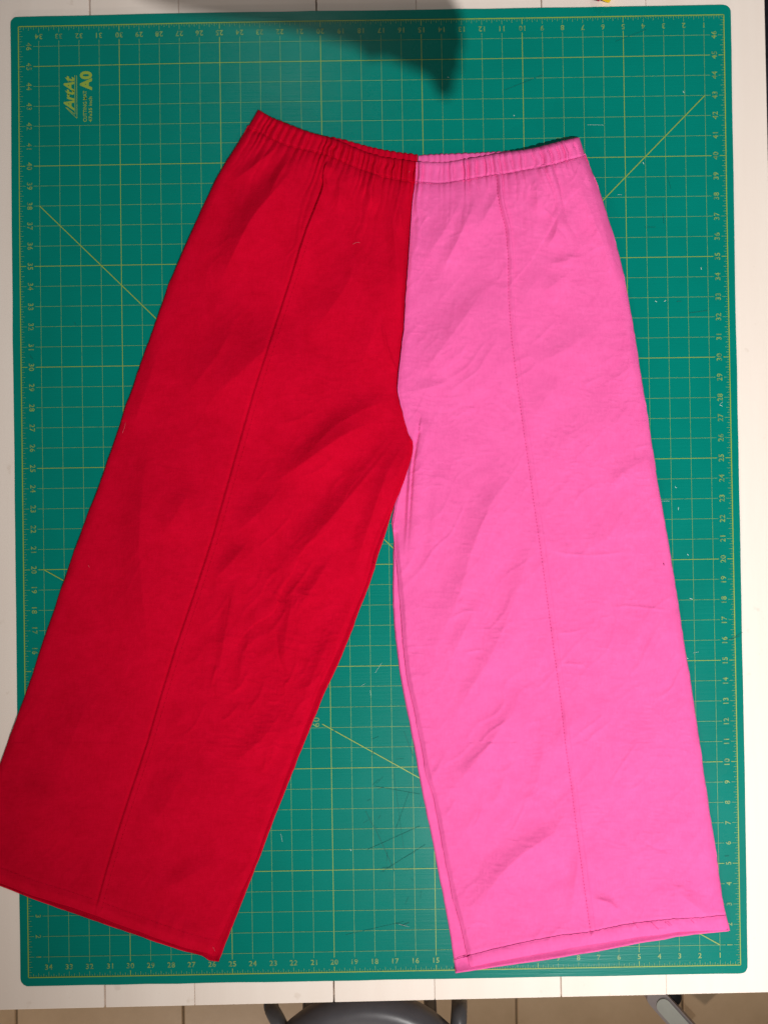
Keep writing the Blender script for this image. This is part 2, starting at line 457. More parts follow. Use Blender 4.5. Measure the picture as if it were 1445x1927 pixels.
# wear: cut marks and specks where the photograph shows them
cuts = MB()
def uv_of(px, py):
    w = P(px, py, 0.0); return (17.5 - w[0] / IN, w[1] / IN + 23.5)
for (a, b, w) in (((949, 169), (1020, 141), .035), ((1157, 78), (1215, 56), .03), ((1247, 401), (1249, 420), .03), ((1212, 427), (1233, 427), .03),
                  ((1296, 589), (1331, 584), .05), ((1273, 567), (1282, 567), .05), ((1375, 1204), (1397, 1190), .025), ((1364, 1612), (1372, 1611), .05),
                  ((704, 1555), (742, 1640), .05), ((688, 1527), (702, 1556), .04), ((745, 1738), (764, 1744), .07), ((756, 1742), (770, 1737), .05), ((760, 1377), (778, 1425), .04),
                  ((700, 1422), (703, 1412), .05), ((628, 1374), (630, 1378), .06), ((1363, 1205), (1392, 1198), .02), ((1255, 330), (1262, 355), .02),
                  ((690, 1600), (790, 1555), .02), ((720, 1640), (800, 1590), .02), ((705, 1480), (790, 1495), .018), ((740, 1450), (760, 1600), .018), ((770, 1490), (745, 1560), .02),
                  ((650, 1760), (760, 1735), .015), ((56, 668), (62, 676), .04), ((140, 607), (142, 610), .06)):
    mb = MB(); strip(mb, uv_of(*a), uv_of(*b), w * 0.8, LZ + 0.0002, nseg=1); mb.build('cut_mark', M_CUT, mat)
for _ in range(26):
    x, y = random.uniform(690, 800), random.uniform(1380, 1700); a = random.uniform(0, math.pi); l = random.uniform(6, 26)
    strip(cuts, uv_of(x, y), uv_of(x + l * math.cos(a), y + l * math.sin(a)), random.uniform(.006, .014), LZ + 0.0002, nseg=1)
for (x, y, l, a) in ((967, 217, 3, 1), (1319, 505, 4, 1.5), (1234, 567, 4, .6), (1251, 566, 4, -.6), (1271, 917, 4, .7), (1276, 957, 5, 1.5), (1250, 943, 18, 0), (1294, 1044, 4, .8),
                     (1300, 1127, 5, .3), (1309, 1228, 11, -.2), (1293, 1239, 4, .5), (1165, 366, 9, .1), (1210, 307, 4, 1), (1285, 174, 4, 1), (1120, 235, 30, .02), (530, 1577, 16, 1.35),
                     (683, 1289, 9, -.5), (712, 1257, 22, -1.0), (697, 1304, 10, 1.4), (1357, 758, 8, -.6), (1356, 763, 6, .5), (843, 145, 3, .4), (760, 1742, 20, .25), (660, 1600, 4, 1)):
    mb = MB(); strip(mb, uv_of(x - l / 2 * math.cos(a), y - l / 2 * math.sin(a)), uv_of(x + l / 2 * math.cos(a), y + l / 2 * math.sin(a)), 0.008 if l > 6 else 0.022, LZ + 0.0003, nseg=1); mb.build('surface_scuff', M_SPECK, mat)
tag(cuts.build("hairline_cuts", M_CUT, mat), kind="stuff")

# ------------------------------------------------------------------ trousers: outlines traced on the photograph (pixels)
R_SEAM = [(466, 240), (483, 245), (511, 260), (538, 272), (566, 279), (594, 285), (610, 289), (635, 298), (660, 310), (691, 321), (718, 331), (752, 338), (781, 342)]
R_TOP = [(486, 205), (511, 220), (544, 233), (577, 246), (610, 255), (638, 264), (666, 276), (693, 287), (718, 294), (746, 298), (783, 303)]
P_SEAM = [(781, 342), (804, 343.5), (827, 345), (850, 342), (874, 338), (897, 334), (926, 329), (955, 326), (987, 320), (1016, 314.5), (1045, 308), (1068, 301), (1089, 296), (1101, 293)]
P_TOP = [(783, 303), (815, 304), (842, 304), (871, 299), (900, 294), (929, 289), (961, 284.5), (987, 280.5), (1016, 275), (1042, 268), (1066, 262), (1080, 258.5), (1090, 258)]
R_OUT = [(466, 240), (444, 274), (423, 307), (408, 332), (376, 400), (346, 466), (318, 533), (295, 599), (266, 682), (238, 760), (221, 812), (191, 899), (166, 965), (133, 1058),
         (108, 1130), (80, 1210), (47, 1310), (30, 1354), (15, 1395), (-73, 1640)]
CENTRE = [(781, 342), (773, 418), (763, 559), (760, 620), (755, 661), (749.5, 703), (748.4, 732), (750.5, 749), (758, 774), (763, 796), (767, 813), (777, 832)]
R_IN = [(777, 836), (776, 852), (770, 877), (760, 906), (745, 944), (728, 982), (716, 1010), (704, 1043), (690, 1098), (668, 1150), (643, 1209), (602, 1298), (571, 1375), (540, 1458), (505, 1550), (474, 1638), (437, 1715), (400, 1797)]
R_IN_B = [(770, 850), (765, 877), (757, 906), (744, 944), (733, 981), (724, 1012), (712.5, 1043), (696, 1098), (679, 1143), (657, 1201), (635, 1253), (613, 1300), (591, 1353), (575.5, 1392), (549, 1458), (532.5, 1500), (510, 1558), (482, 1630), (449.5, 1715), (430, 1763), (412, 1811)]
R_HEM = [(-73, 1640), (0, 1663), (55, 1684), (121, 1704), (180, 1724), (242, 1747), (294, 1766), (346, 1784), (380, 1793), (400, 1797)]
R_HEM_B = [(-70, 1644), (0, 1668), (35, 1682), (86, 1701), (138, 1720), (173, 1732), (242, 1756), (294, 1773.5), (346, 1791), (380, 1800), (394, 1809), (412, 1811)]
P_OUT = [(1101, 293), (1115, 325), (1124, 345), (1135, 380), (1145, 412), (1158, 453), (1173.5, 515), (1188, 593), (1201, 674), (1220, 793), (1238, 909), (1257, 1015), (1275, 1130), (1290, 1226), (1302, 1298), (1331, 1500), (1340, 1555), (1350, 1625), (1360, 1694), (1367, 1723), (1373, 1752)]
P_IN = [(776, 832), (772, 850), (762, 890), (748, 940), (739.5, 990), (742, 1030), (752.7, 1137), (757, 1209), (765, 1278), (776, 1325), (790, 1392), (801, 1458), (816, 1506), (834, 1604), (853, 1698), (866, 1744), (877, 1793), (884, 1822)]
P_IN_B = [(772, 830), (764, 870), (752, 910), (742, 950), (737, 982), (741.5, 1015), (739, 1076), (739.7, 1140), (743, 1195), (750, 1251), (758, 1300), (771, 1361), (787, 1450), (799, 1513), (815.5, 1594), (833.4, 1685), (848, 1767), (857, 1833)]
P_CENTRE = [(781, 342), (773, 418), (763, 559), (760, 620), (755, 661), (749.5, 703), (748.4, 732), (751, 749), (757.5, 774), (762.5, 796), (767, 813), (776, 830)]
P_HEM = [(884, 1822), (905, 1817), (945, 1809), (1007, 1797), (1060, 1788), (1119, 1778), (1194, 1766), (1277, 1755), (1373, 1752)]
P_HEM_B = [(857, 1833), (924, 1822.5), (1007, 1810), (1119, 1793), (1194, 1778), (1277, 1763.5), (1371, 1753)]
P_STITCH = [(854, 1807), (868, 1803), (882, 1799), (924, 1788), (986, 1774), (1053, 1761), (1102, 1756), (1136, 1749), (1177, 1740.6), (1219, 1735), (1268, 1730), (1318, 1728), (1366, 1723)]
R_TUCK = [(619, 299), (611, 312), (606.5, 334), (608.5, 349), (599, 374), (577, 429), (560.6, 479), (549.5, 518), (513, 630), (479, 735), (438, 880), (398.6, 1019), (368, 1113), (332, 1218), (302, 1315), (278, 1398), (244, 1500), (221.5, 1569), (197, 1652), (181, 1712)]
P_TUCK = [(935, 331), (936, 359), (940, 385), (952, 432), (956.6, 487), (957, 559), (963, 640), (973, 720), (984, 800), (994, 870), (1005, 950), (1018, 1040), (1030, 1130), (1041, 1215), (1054, 1310), (1064, 1400), (1075, 1480), (1081.5, 1535), (1097, 1652), (1111, 1754)]

LIGHT_DIR = np.array([0.26, 0.97])      # in the picture, towards the lamp
def poly_shift(pts, w):
    pts = np.array(pts, float); d = pts[-1] - pts[0]; nrm = np.array([-d[1], d[0]]) / np.hypot(*d)
    if nrm @ (np.array([0.75, 0.66])) < 0: nrm = -nrm
    return pts + nrm * w
def fold(px, py, pts, w, amp, taper=0.42, lit=2.4):
    """a soft fold whose far side, along pts, turns away from the lamp"""
    pts = np.array(pts, float); w = w * 1.1
    pts[0] += 0.35 * (pts[0] - pts[1]); pts[-1] += 0.35 * (pts[-1] - pts[-2])
    if len(pts) > 2: pts = resample(pts, 12, 16)
    q = poly_shift(pts, 0.75 * w); D, sg, al = polydist(px, py, q)
    d = pts[-1] - pts[0]; nrm = np.array([-d[1], d[0]]); s = 1.0 if nrm @ np.array([0.75, 0.66]) > 0 else -1.0
    sd = D * sg * s
    ww = np.where(sd < 0, w, lit * w)
    g = 0.62 * np.exp(-(D / ww) ** 2) + 0.38 * np.exp(-np.abs(D) / (0.55 * ww))
    e = sstep(0, taper, al) * sstep(0, taper, 1 - al) if taper > 0 else 1.0
    return 1.75 * amp * g * e
def crease(px, py, pts, w, amp, taper=0.3):
    D, sg, al = polydist(px, py, resample(pts, 8, 4) if len(pts) > 2 else pts)
    return 1.5 * amp * np.exp(-np.abs(D / w) ** 1.4) * sstep(0, taper, al) * sstep(0, taper, 1 - al)

RED_FOLDS = [  # polyline of the shaded side, width px, height mm
    ([(548, 288), (500, 345), (455, 395), (402, 505)], 26, 7.5), ([(520, 268), (480, 300), (440, 330)], 9, 2.2), ([(545, 285), (520, 320), (500, 360)], 9, 2.5),
    ([(590, 360), (560, 440), (535, 520)], 20, 3.0), ([(628, 310), (632, 345), (625, 390)], 11, 2.6), ([(672, 330), (690, 360), (700, 400)], 7, 1.8),
    ([(716, 345), (727, 400), (738, 520), (745, 600)], 13, 3.6), ([(735, 345), (745, 390), (752, 440)], 8, 1.8), ([(655, 440), (640, 510), (600, 570), (560, 620)], 30, 3.6),
    ([(700, 500), (690, 600), (650, 700)], 26, 2.2), ([(520, 590), (480, 635), (420, 690), (370, 740)], 36, 5.0), ([(430, 580), (400, 640), (340, 720)], 28, 3.2),
    ([(738, 735), (680, 752), (615, 790), (560, 850)], 20, 3.2), ([(700, 775), (640, 800), (575, 845), (505, 895)], 22, 5.0), ([(742, 790), (700, 850), (625, 940), (560, 1015), (505, 1075)], 26, 6.0),
    ([(752, 825), (722, 870), (703, 920), (672, 1015), (650, 1080)], 16, 4.2), ([(520, 900), (480, 945), (430, 990)], 24, 3.0), ([(455, 1015), (430, 1045), (395, 1080)], 16, 2.6),
    ([(440, 1080), (425, 1135), (402, 1270)], 10, 2.4), ([(548, 1085), (536, 1141), (522, 1225), (535, 1280)], 13, 2.8), ([(615, 1040), (585, 1090), (545, 1150)], 14, 2.5),
    ([(262, 800), (243, 884), (232, 1029), (244, 1160), (262, 1290)], 34, 6.5), ([(345, 905), (320, 950), (290, 1000)], 22, 2.5), ([(620, 1180), (590, 1240), (556, 1325)], 14, 2.2),
    ([(520, 1330), (488, 1380), (440, 1420)], 16, 2.2), ([(470, 1150), (455, 1215), (440, 1290)], 12, 1.8), ([(40, 1480), (70, 1560), (120, 1610)], 30, 3.0), ([(330, 1420), (290, 1500), (250, 1560)], 34, 2.2),
    ([(400, 1600), (330, 1640), (270, 1665)], 26, 1.8), ([(150, 1280), (110, 1380), (70, 1470)], 34, 2.5),
    ([(290, 650), (262, 740), (240, 800)], 12, 1.8), ([(300, 1712), (292, 1738), (290, 1760)], 6, .8), ([(325, 1722), (318, 1745), (316, 1765)], 6, .8), ([(350, 1735), (342, 1755), (340, 1775)], 6, .8),
]
RED_CREASES = [([(717, 590), (724, 640), (738, 684), (752, 708)], 3.0, 1.3), ([(595, 1046), (572, 1085), (533, 1133)], 4, .8), ([(408, 1250), (404, 1268), (396, 1290)], 3, .8), ([(519, 1180), (524, 1235), (540, 1282)], 4, -1.0),
               ([(470, 1255), (455, 1290), (430, 1310)], 4, .8), ([(500, 1270), (490, 1310), (462, 1345)], 4, .7), ([(560, 1240), (548, 1275), (528, 1300)], 4, .8), ([(455, 1320), (430, 1350), (408, 1362)], 4, .6),
               ([(505, 1400), (500, 1435), (494, 1460)], 3.5, .7), ([(520, 1395), (512, 1420), (508, 1445)], 3, .6), ([(432, 1108), (428, 1160), (420, 1195)], 4, -.7), ([(505, 880), (490, 900), (478, 912)], 4, .5),
               ([(560, 900), (600, 885), (640, 850)], 5, .6), ([(600, 770), (560, 790), (520, 800)], 5, .4)]
PINK_FOLDS = [
    ([(890, 362), (873, 405), (853, 448), (824, 505)], 11, 4.2), ([(862, 352), (838, 405), (790, 478)], 17, 3.6), ([(900, 515), (860, 575), (808, 645), (766, 698)], 30, 5.5), ([(938, 350), (915, 390), (892, 430)], 8, 2.0),
    ([(1000, 340), (1008, 372), (1003, 400)], 8, 2.2), ([(1043, 395), (1046, 425), (1026, 458)], 9, 3.0), ([(1083, 475), (1062, 486), (1035, 490)], 8, 1.8), ([(1072, 500), (1050, 517), (1018, 540)], 12, 1.8),
    ([(1068, 320), (1090, 374), (1130, 474), (1152, 545)], 13, 4.0), ([(1170, 600), (1168, 680), (1160, 740)], 20, 2.2), ([(1110, 605), (1060, 640), (1003, 668)], 22, 2.6), ([(1190, 560), (1186, 600), (1180, 640)], 9, 1.5),
    ([(770, 728), (800, 720), (835, 712)], 12, 2.2), ([(920, 620), (880, 700), (850, 760)], 26, 2.4), ([(975, 848), (913, 922), (868, 1029), (852, 1101), (797, 1225)], 24, 5.2), ([(1000, 975), (970, 1060), (945, 1141), (890, 1268)], 22, 4.0),
    ([(900, 1110), (872, 1165), (836, 1240)], 14, 2.8), ([(1040, 700), (1000, 760), (985, 800)], 20, 1.6), ([(1220, 850), (1180, 870), (1140, 905)], 14, 2.2), ([(1160, 740), (1080, 800), (1010, 840)], 30, 2.2),
    ([(960, 1300), (914, 1387), (868, 1440), (822, 1492)], 20, 4.2), ([(1010, 1340), (1014, 1400), (1000, 1480), (960, 1520)], 14, 2.6), ([(1060, 1490), (1037, 1556), (968, 1597), (914, 1652), (874, 1728)], 20, 5.0), ([(1082, 1570), (1078, 1620), (1066, 1718)], 12, 3.0),
    ([(1265, 1650), (1300, 1685), (1342, 1714)], 15, 3.2), ([(1118, 1682), (1140, 1690), (1162, 1705)], 9, 1.8), ([(1070, 1330), (1050, 1400), (1030, 1440)], 16, 1.6), ([(1230, 1100), (1180, 1180), (1120, 1240)], 34, 2.2),
    ([(1180, 950), (1120, 1000), (1060, 1035)], 26, 1.6), ([(1270, 1300), (1200, 1380), (1130, 1430)], 36, 2.2), ([(1290, 1480), (1230, 1560), (1150, 1600)], 36, 2.0), ([(935, 1180), (900, 1250), (850, 1330)], 16, 2.2), ([(830, 1420), (815, 1450), (805, 1470)], 8, 1.2),
    ([(900, 1500), (880, 1540), (860, 1570)], 12, 1.6), ([(945, 1440), (938, 1480), (920, 1520)], 9, 1.8), ([(1030, 1420), (1045, 1380), (1060, 1330)], 12, 1.2), ([(810, 900), (806, 980), (795, 1080)], 14, 2.0),
]
PINK_CREASES = [([(1025, 1030), (1060, 1042), (1110, 1046), (1200, 1036)], 3, .5), ([(1045, 1192), (1080, 1190), (1106, 1180)], 3, .5), ([(1052, 1250), (1075, 1249), (1103, 1252)], 3, .6), ([(1140, 1145), (1180, 1140), (1270, 1150)], 3, .5), ([(1075, 960), (1090, 930), (1130, 905)], 4, .5),
                ([(857, 1108), (870, 1118), (862, 1135)], 4, -.7), ([(845, 1165), (875, 1150), (900, 1150)], 3, .5), ([(868, 1228), (890, 1226), (912, 1222)], 3, .6), ([(1190, 845), (1215, 838), (1240, 836)], 3, .6), ([(1155, 860), (1180, 905), (1190, 900)], 4, .5), ([(1066, 1020), (1068, 1035), (1064, 1052)], 3, .5),
                ([(1210, 1585), (1240, 1600), (1262, 1602)], 4, -.6), ([(836, 1540), (850, 1520), (858, 1500)], 4, .6), ([(908, 1515), (902, 1540), (890, 1560)], 3, .7), ([(877, 1745), (900, 1735), (925, 1745)], 4, .5), ([(1115, 1690), (1150, 1700), (1170, 1720)], 4, .8), ([(1060, 480), (1085, 485), (1100, 480)], 3, .5),
                ([(1020, 390), (1035, 402), (1044, 415)], 3, .8), ([(1000, 650), (1020, 630), (1050, 600)], 4, .4), ([(950, 700), (940, 740), (960, 780)], 4, .4), ([(850, 790), (880, 770), (905, 768)], 4, .4), ([(1090, 730), (1120, 712), (1150, 705)], 4, .4)]

def pleats(L, lo, hi, seed, amp=(0.6, 1.2)):
    r = np.random.default_rng(seed); p = []; a = r.uniform(2, 6)
    while a < L:
        p.append((a, r.uniform(*amp), r.uniform(0.30, 0.42))); a += r.uniform(lo, hi)
    return p
def pleat_val(a, pl):
    """rounded tucks with narrow creases between them, 0..1"""
    out = np.zeros_like(a); pos = np.array([p[0] for p in pl])
    i = np.clip(np.searchsorted(pos, a) - 1, 0, len(pos) - 2)
    x0, x1 = pos[i], pos[i + 1]; t = np.clip((a - x0) / (x1 - x0), 0, 1)
    am = np.array([p[1] for p in pl])[i]
    return am * np.sin(np.pi * t ** 1.35) ** 0.8

def support(px, py):
    """trousers sag from the mat to the table where they hang over its left edge"""
    edge = 21 + (py - 40) * (15.0 / 1800.0)
    return -0.003 * sstep(4, -30, px - edge)

def waist_base(px):   # mm, how high the waistband stands
    return 7.0 + 3.0 * np.exp(-((px - 540) / 90.0) ** 2) + 12.0 * np.exp(-((px - 1040) / 85.0) ** 2) - 1.5 * np.exp(-((px - 782) / 60.0) ** 2)

def rim(d, w):
    t = np.clip(1 - d / w, 0, 1); return np.sqrt(np.clip(1 - t * t, 0, 1))

def coons(top, bottom, left, right, ns, nt, sm=(3, 3, 3, 3)):
    T, B = resample(top, ns, sm[0]), resample(bottom, ns, sm[1]); Lf, Rt = resample(left, nt, sm[2]), resample(right, nt, sm[3])
    s = np.linspace(0, 1, ns)[None, :, None]; t = np.linspace(0, 1, nt)[:, None, None]
    X = (1 - t) * T[None] + t * B[None] + (1 - s) * Lf[:, None] + s * Rt[:, None] \
        - ((1 - s) * (1 - t) * T[0] + s * (1 - t) * T[-1] + (1 - s) * t * B[0] + s * t * B[-1])
    X = X.copy(); a, b = X[..., 0].copy(), X[..., 1].copy()      # hand-laid cloth: the outline wavers a little
    X[..., 0] += 0.7 * vnoise(a, b, 38, 91) + 0.4 * vnoise(a, b, 11, 92); X[..., 1] += 0.6 * vnoise(a, b, 38, 93) + 0.3 * vnoise(a, b, 11, 94)
    return X[..., 0], X[..., 1], np.broadcast_to(s[..., 0], X.shape[:2]), np.broadcast_to(t[..., 0], X.shape[:2])

def sheet(name, px, py, zmm, mat, parent, thick=0.0012, label=None):
    """height-field cloth with a turned-down rim"""
    nt_, ns_ = px.shape; z = zmm / 1000.0 + support(px, py)
    co = P(px, py, z).reshape(-1, 3)
    idx = np.arange(nt_ * ns_).reshape(nt_, ns_)
    f = np.stack([idx[:-1, :-1], idx[1:, :-1], idx[1:, 1:], idx[:-1, 1:]], -1).reshape(-1, 4)
    loop = np.r_[idx[0, :-1], idx[:-1, -1], idx[-1, :0:-1], idx[:0:-1, 0]]
    lower = co[loop].copy(); lower[:, 2] -= thick
    ctr = co.mean(0); d = ctr[:2] - lower[:, :2]; lower[:, :2] += d / np.linalg.norm(d, axis=1)[:, None] * 0.0004
    n0 = len(co); l2 = np.arange(len(loop)) + n0
    sk = np.stack([loop, np.roll(loop, -1), np.roll(l2, -1), l2], -1)
    V = np.r_[co, lower]; Fc = np.r_[f, sk]
    me = bpy.data.meshes.new(name); me.vertices.add(len(V)); me.vertices.foreach_set("co", V.ravel())
    me.loops.add(Fc.size); me.loops.foreach_set("vertex_index", Fc.ravel().astype(np.int32))
    me.polygons.add(len(Fc)); me.polygons.foreach_set("loop_start", (np.arange(len(Fc)) * 4).astype(np.int32))
    me.update(calc_edges=True); me.validate()
    o = link(name, me, mat, parent)
    if label: o["label"] = label
    return o

trousers = empty("trousers", (0, 0, 0))
tag(trousers, "wide-leg trousers, one leg red and one pink, laid flat on the green mat", "trousers")

r_pl = pleats(330, 6.0, 15.0, 3, (0.35, 1.25)); p_pl = pleats(335, 7.5, 18.0, 12, (0.25, 0.95))

def smooth_wrinkle(px, py, seed):
    """crumpled cotton: broad undulation, soft diagonal drag lines and small sharp creases"""
    a = 0.80 * px + 0.60 * py; b = -0.60 * px + 0.80 * py           # b runs along the drag lines
    wx = 14 * vnoise(px, py, 60, seed + 9); wy_ = 14 * vnoise(px, py, 60, seed + 10)
    broad = vnoise(a + wx, 0.45 * b + wy_, 46, seed)
    drag = 1 - 2 * np.abs(vnoise(a + wx, 0.30 * b + wy_, 24, seed + 1))
    fine = 1 - 2 * np.abs(vnoise(px + wx, py + wy_, 13, seed + 2)); fine2 = 1 - 2 * np.abs(vnoise(0.5 * px + wy_, py - wx, 9, seed + 3))
    patch = 0.5 + 0.5 * vnoise(px, py, 75, seed + 4); patch2 = 0.5 + 0.5 * vnoise(px, py, 55, seed + 5)
    tiny = vnoise(px, py, 4.5, seed + 6)
    return 0.9 * broad + 1.0 * patch * np.clip(drag, -0.2, 1) + 0.55 * patch2 * np.clip(fine, 0, 1) ** 1.5 + 0.28 * (1 - patch) * fine2 + 0.07 * tiny

# --- red front panel
px, py, s, t = coons([(x, y - 5) for x, y in R_SEAM], R_HEM, [(467, 235)] + R_OUT[1:], [(781, 337)] + CENTRE[1:] + R_IN, 300, 860, (3, 3, 4, 3))
wy = np.interp(px, [p[0] for p in R_SEAM], [p[1] for p in R_SEAM]); dy = np.clip(py - wy, 0, None)
base = 4.2 + (waist_base(px) - 4.2) * np.exp(-(dy / 210.0) ** 1.5)
dl = polydist(px, py, resample(R_OUT, 40, 3))[0]; dc, sc, ac = polydist(px, py, CENTRE); di = polydist(px, py, resample(R_IN, 40, 2))[0]
h = 2.5 + base * rim(dl, 14.0 + 0 * dl) + 1.3 * vnoise(px, py, 34, 77) * np.exp(-dl / 12)
h *= 1 - 0.72 * np.exp(-(dc / 13.0) ** 1.3) * sstep(850, 700, py)
body = np.zeros_like(px)
for pts, w, a in RED_FOLDS: body += 1.15 * fold(px, py, pts, w, a)
for pts, w, a in RED_CREASES: body += crease(px, py, pts, w, a)
rough_zone = 0.35 + 0.9 * np.exp(-(((px - 520) / 150) ** 2 + ((py - 1250) / 230) ** 2)) + 0.25 * np.exp(-(((px - 640) / 120) ** 2 + ((py - 850) / 200) ** 2))
body += smooth_wrinkle(px, py, 21) * rough_zone
run = np.exp(3.9 + 1.0 * vnoise(s * 322.0, 0 * s, 19, 61)); s2 = s * 322.0 + 7 * vnoise(px, py, 40, 62) * sstep(0, 60, dy)
gath = pleat_val(s2, r_pl) * 3.0 * np.exp(-dy / 16.0) + (pleat_val(s2, r_pl) + 0.8 * vnoise(s2, 0 * s, 21, 63)) * 3.2 * np.exp(-dy / run) * np.clip(0.75 + 0.7 * vnoise(s2, 0 * s, 33, 64), 0.1, 2)
body += gath * sstep(0, 3, dy + 1.2)
h -= 3.8 * np.exp(-dy / 9.0)
h += body * sstep(0, 16, dl) * sstep(-1, 14, di + 2) * sstep(-1, 10, dc + 1)
D, sg, al = polydist(px, py, resample(R_TUCK, 120, 2)); q = D * sg * -1.0
tuck = sstep(-1.6, 0.8, q) * (1 - 0.55 * sstep(2, 10, q) - 0.45 * sstep(10, 26, q))
lead = 1 + 1.6 * np.exp(-(al / 0.12) ** 2)
h += 2.3 * lead * tuck * sstep(0, 0.01, al) * (1 - sstep(0.985, 1.0, al))
h += 0.5 * np.exp(-((q - 10.5) / 1.4) ** 2) - 0.9 * np.exp(-((q + 3.0) / 2.4) ** 2)
h += 1.5 * np.exp(-(di / 2.4) ** 2) * sstep(880, 960, py)
h = np.where(di < 9, np.maximum(h * (0.55 + 0.45 * di / 9), 1.5), h)
# the crotch end lies over the pink leg
h += 3.2 * np.exp(-(((px - 765) / 26) ** 2 + ((py - 885) / 62) ** 2))
dh = polydist(px, py, R_HEM)[0]
h = h * (0.6 + 0.4 * sstep(0, 18, dh)) - 0.2 * np.exp(-((dh - 30) / 2.5) ** 2)
h = np.maximum(h, 0.9)
red_front = sheet("front_leg", px, py, h, M_RED, trousers, label="red front leg panel with a raised centre tuck")
RED = (px, py, h)

# --- pink front panel
px, py, s, t = coons([(x, y - 5) for x, y in P_SEAM], P_HEM, [(781, 337)] + P_CENTRE[1:] + P_IN[1:], [(1101, 288)] + P_OUT[1:], 310, 880, (3, 3, 3, 4))
wy = np.interp(px, [p[0] for p in P_SEAM], [p[1] for p in P_SEAM]); dy = np.clip(py - wy, 0, None)
base = 4.6 + (waist_base(px) - 4.6) * np.exp(-(dy / 210.0) ** 1.5)
dr = polydist(px, py, resample(P_OUT, 40, 3))[0]; dc = polydist(px, py, P_CENTRE)[0]; di = polydist(px, py, resample(P_IN, 40, 2))[0]
h = 2.5 + base * rim(dr, 14.0 + 0 * dr) + 1.3 * vnoise(px, py, 34, 78) * np.exp(-dr / 12)
h *= 1 - 0.35 * np.exp(-(dc / 5.0) ** 1.3)
h += 1.6 * np.exp(-(dc / 26.0) ** 2) * sstep(360, 480, py) * sstep(850, 790, py)
body = np.zeros_like(px)
for pts, w, a in PINK_FOLDS: body += 0.78 * fold(px, py, pts, w, a)
for pts, w, a in PINK_CREASES: body += crease(px, py, pts, w, a)
body += smooth_wrinkle(px, py, 51) * 0.75
run = np.exp(3.9 + 1.0 * vnoise(s * 326.0, 0 * s, 23, 71)); s2 = s * 326.0 + 8 * vnoise(px, py, 40, 72) * sstep(0, 60, dy)
body += (pleat_val(s2, p_pl) * 2.8 * np.exp(-dy / 14.0) + (pleat_val(s2, p_pl) + 0.8 * vnoise(s2, 0 * s, 23, 73)) * 3.2 * np.exp(-dy / run) * np.clip(0.75 + 0.7 * vnoise(s2, 0 * s, 37, 74), 0.1, 2)) * sstep(0, 3, dy + 1.2)
h -= 3.8 * np.exp(-dy / 9.0)
h += body * sstep(0, 16, dr) * sstep(-1, 12, di + 2) * sstep(-1, 8, dc + 1)
D, sg, al = polydist(px, py, resample(P_TUCK, 120, 2)); q = D * sg * -1.0
lead = 1 + 1.3 * np.exp(-(al / 0.10) ** 2)
h += 1.2 * lead * sstep(0, 7.5, q) * (1 - sstep(8.2, 10.4, q)) - 0.5 * np.exp(-((q + 0.5) / 1.8) ** 2)
# crotch: sharp crease, the part left of it dips under the red leg
CR = [(787, 815), (781, 850), (776.5, 880), (773, 930), (770, 985), (767, 1030), (766, 1075)]
Dc, sc, ac = polydist(px, py, resample(CR, 30, 2)); left = Dc * sc
h += -2.4 * np.exp(-(Dc / 3.0) ** 2) * (1 - sstep(0.4, 1.0, ac)) + 2.6 * np.exp(-((Dc - 14) / 14) ** 2) * (sc < 0) * (1 - sstep(0.55, 1.0, ac))
h *= 1 - 0.75 * sstep(1, 10, left) * sstep(830, 842, py) * sstep(1060, 960, py)
h = np.where((di < 9) & (py > 1000), np.maximum(h * (0.34 + 0.66 * di / 9), 1.9), h)
dh = polydist(px, py, P_HEM)[0]; ds = polydist(px, py, resample(P_STITCH, 40, 3))[0]
h += -0.45 * np.exp(-(ds / 2.5) ** 2) + 0.7 * np.exp(-((ds - 9) / 7) ** 2) * sstep(44, 24, dh)
for xx in (1137, 1150, 1166, 1184, 1200, 1226, 1262, 1316, 1090, 1062, 1030, 996, 960, 930, 905): h += 0.5 * np.exp(-((px - xx - 0.5 * (py - 1750)) / 5.0) ** 2) * np.exp(-((dh - 18) / 12.0) ** 2)
h = h * (0.80 + 0.20 * sstep(0, 12, dh)) * (0.7 + 0.3 * rim(dh, 4)); h = np.maximum(h, 0.9)
pink_front = sheet("front_leg", px, py, h, M_PINK, trousers, label="pink front leg panel with a stitched centre tuck")
PINK = (px, py, h)

# --- back panels peeping out along the inseams and hems
def back_panel(top, hem, outer, inner, flip, mat, label, seed, inset):
    L, Rr = (outer, inner) if not flip else (inner, outer)
    px, py, s, t = coons(top, hem, L, Rr, 110, 420, (2, 2, 3, 2))
    dI = polydist(px, py, resample(inner, 40, 2))[0]; dH = polydist(px, py, hem)[0]
    if flip: h = 1.1 + 0.3 * vnoise(px, py, 18, seed) * sstep(0, 5, dI) + 0.6 * np.exp(-((dI - 6) / 4.0) ** 2) + 4.6 * np.exp(-(dH / 9.0) ** 1.5)
    else: h = 0.4 + 3.4 * np.exp(-((dI - 0.5) / 4.0) ** 2) + 2.4 * np.exp(-(dH / 4.5) ** 2)
    h = np.maximum(h, 0.5)
    return sheet("back_leg", px, py, h, mat, trousers, 0.0004, label), (px, py, h)
R_OUT_B = [(x + 7, y) for x, y in R_OUT]; R_OUT_B[-1] = (-70, 1644)
back_panel([(484, 268), (600, 310), (700, 345), (764, 362)], R_HEM_B, [(484, 268)] + R_OUT_B[2:], [(764, 362), (750, 600), (744, 760)] + R_IN_B, False, M_RED, "red back leg layer showing along the inseam and hem", 5, 5)
P_OUT_B = [(x - 7, y) for x, y in P_OUT]; P_OUT_B[-1] = (1371, 1753)
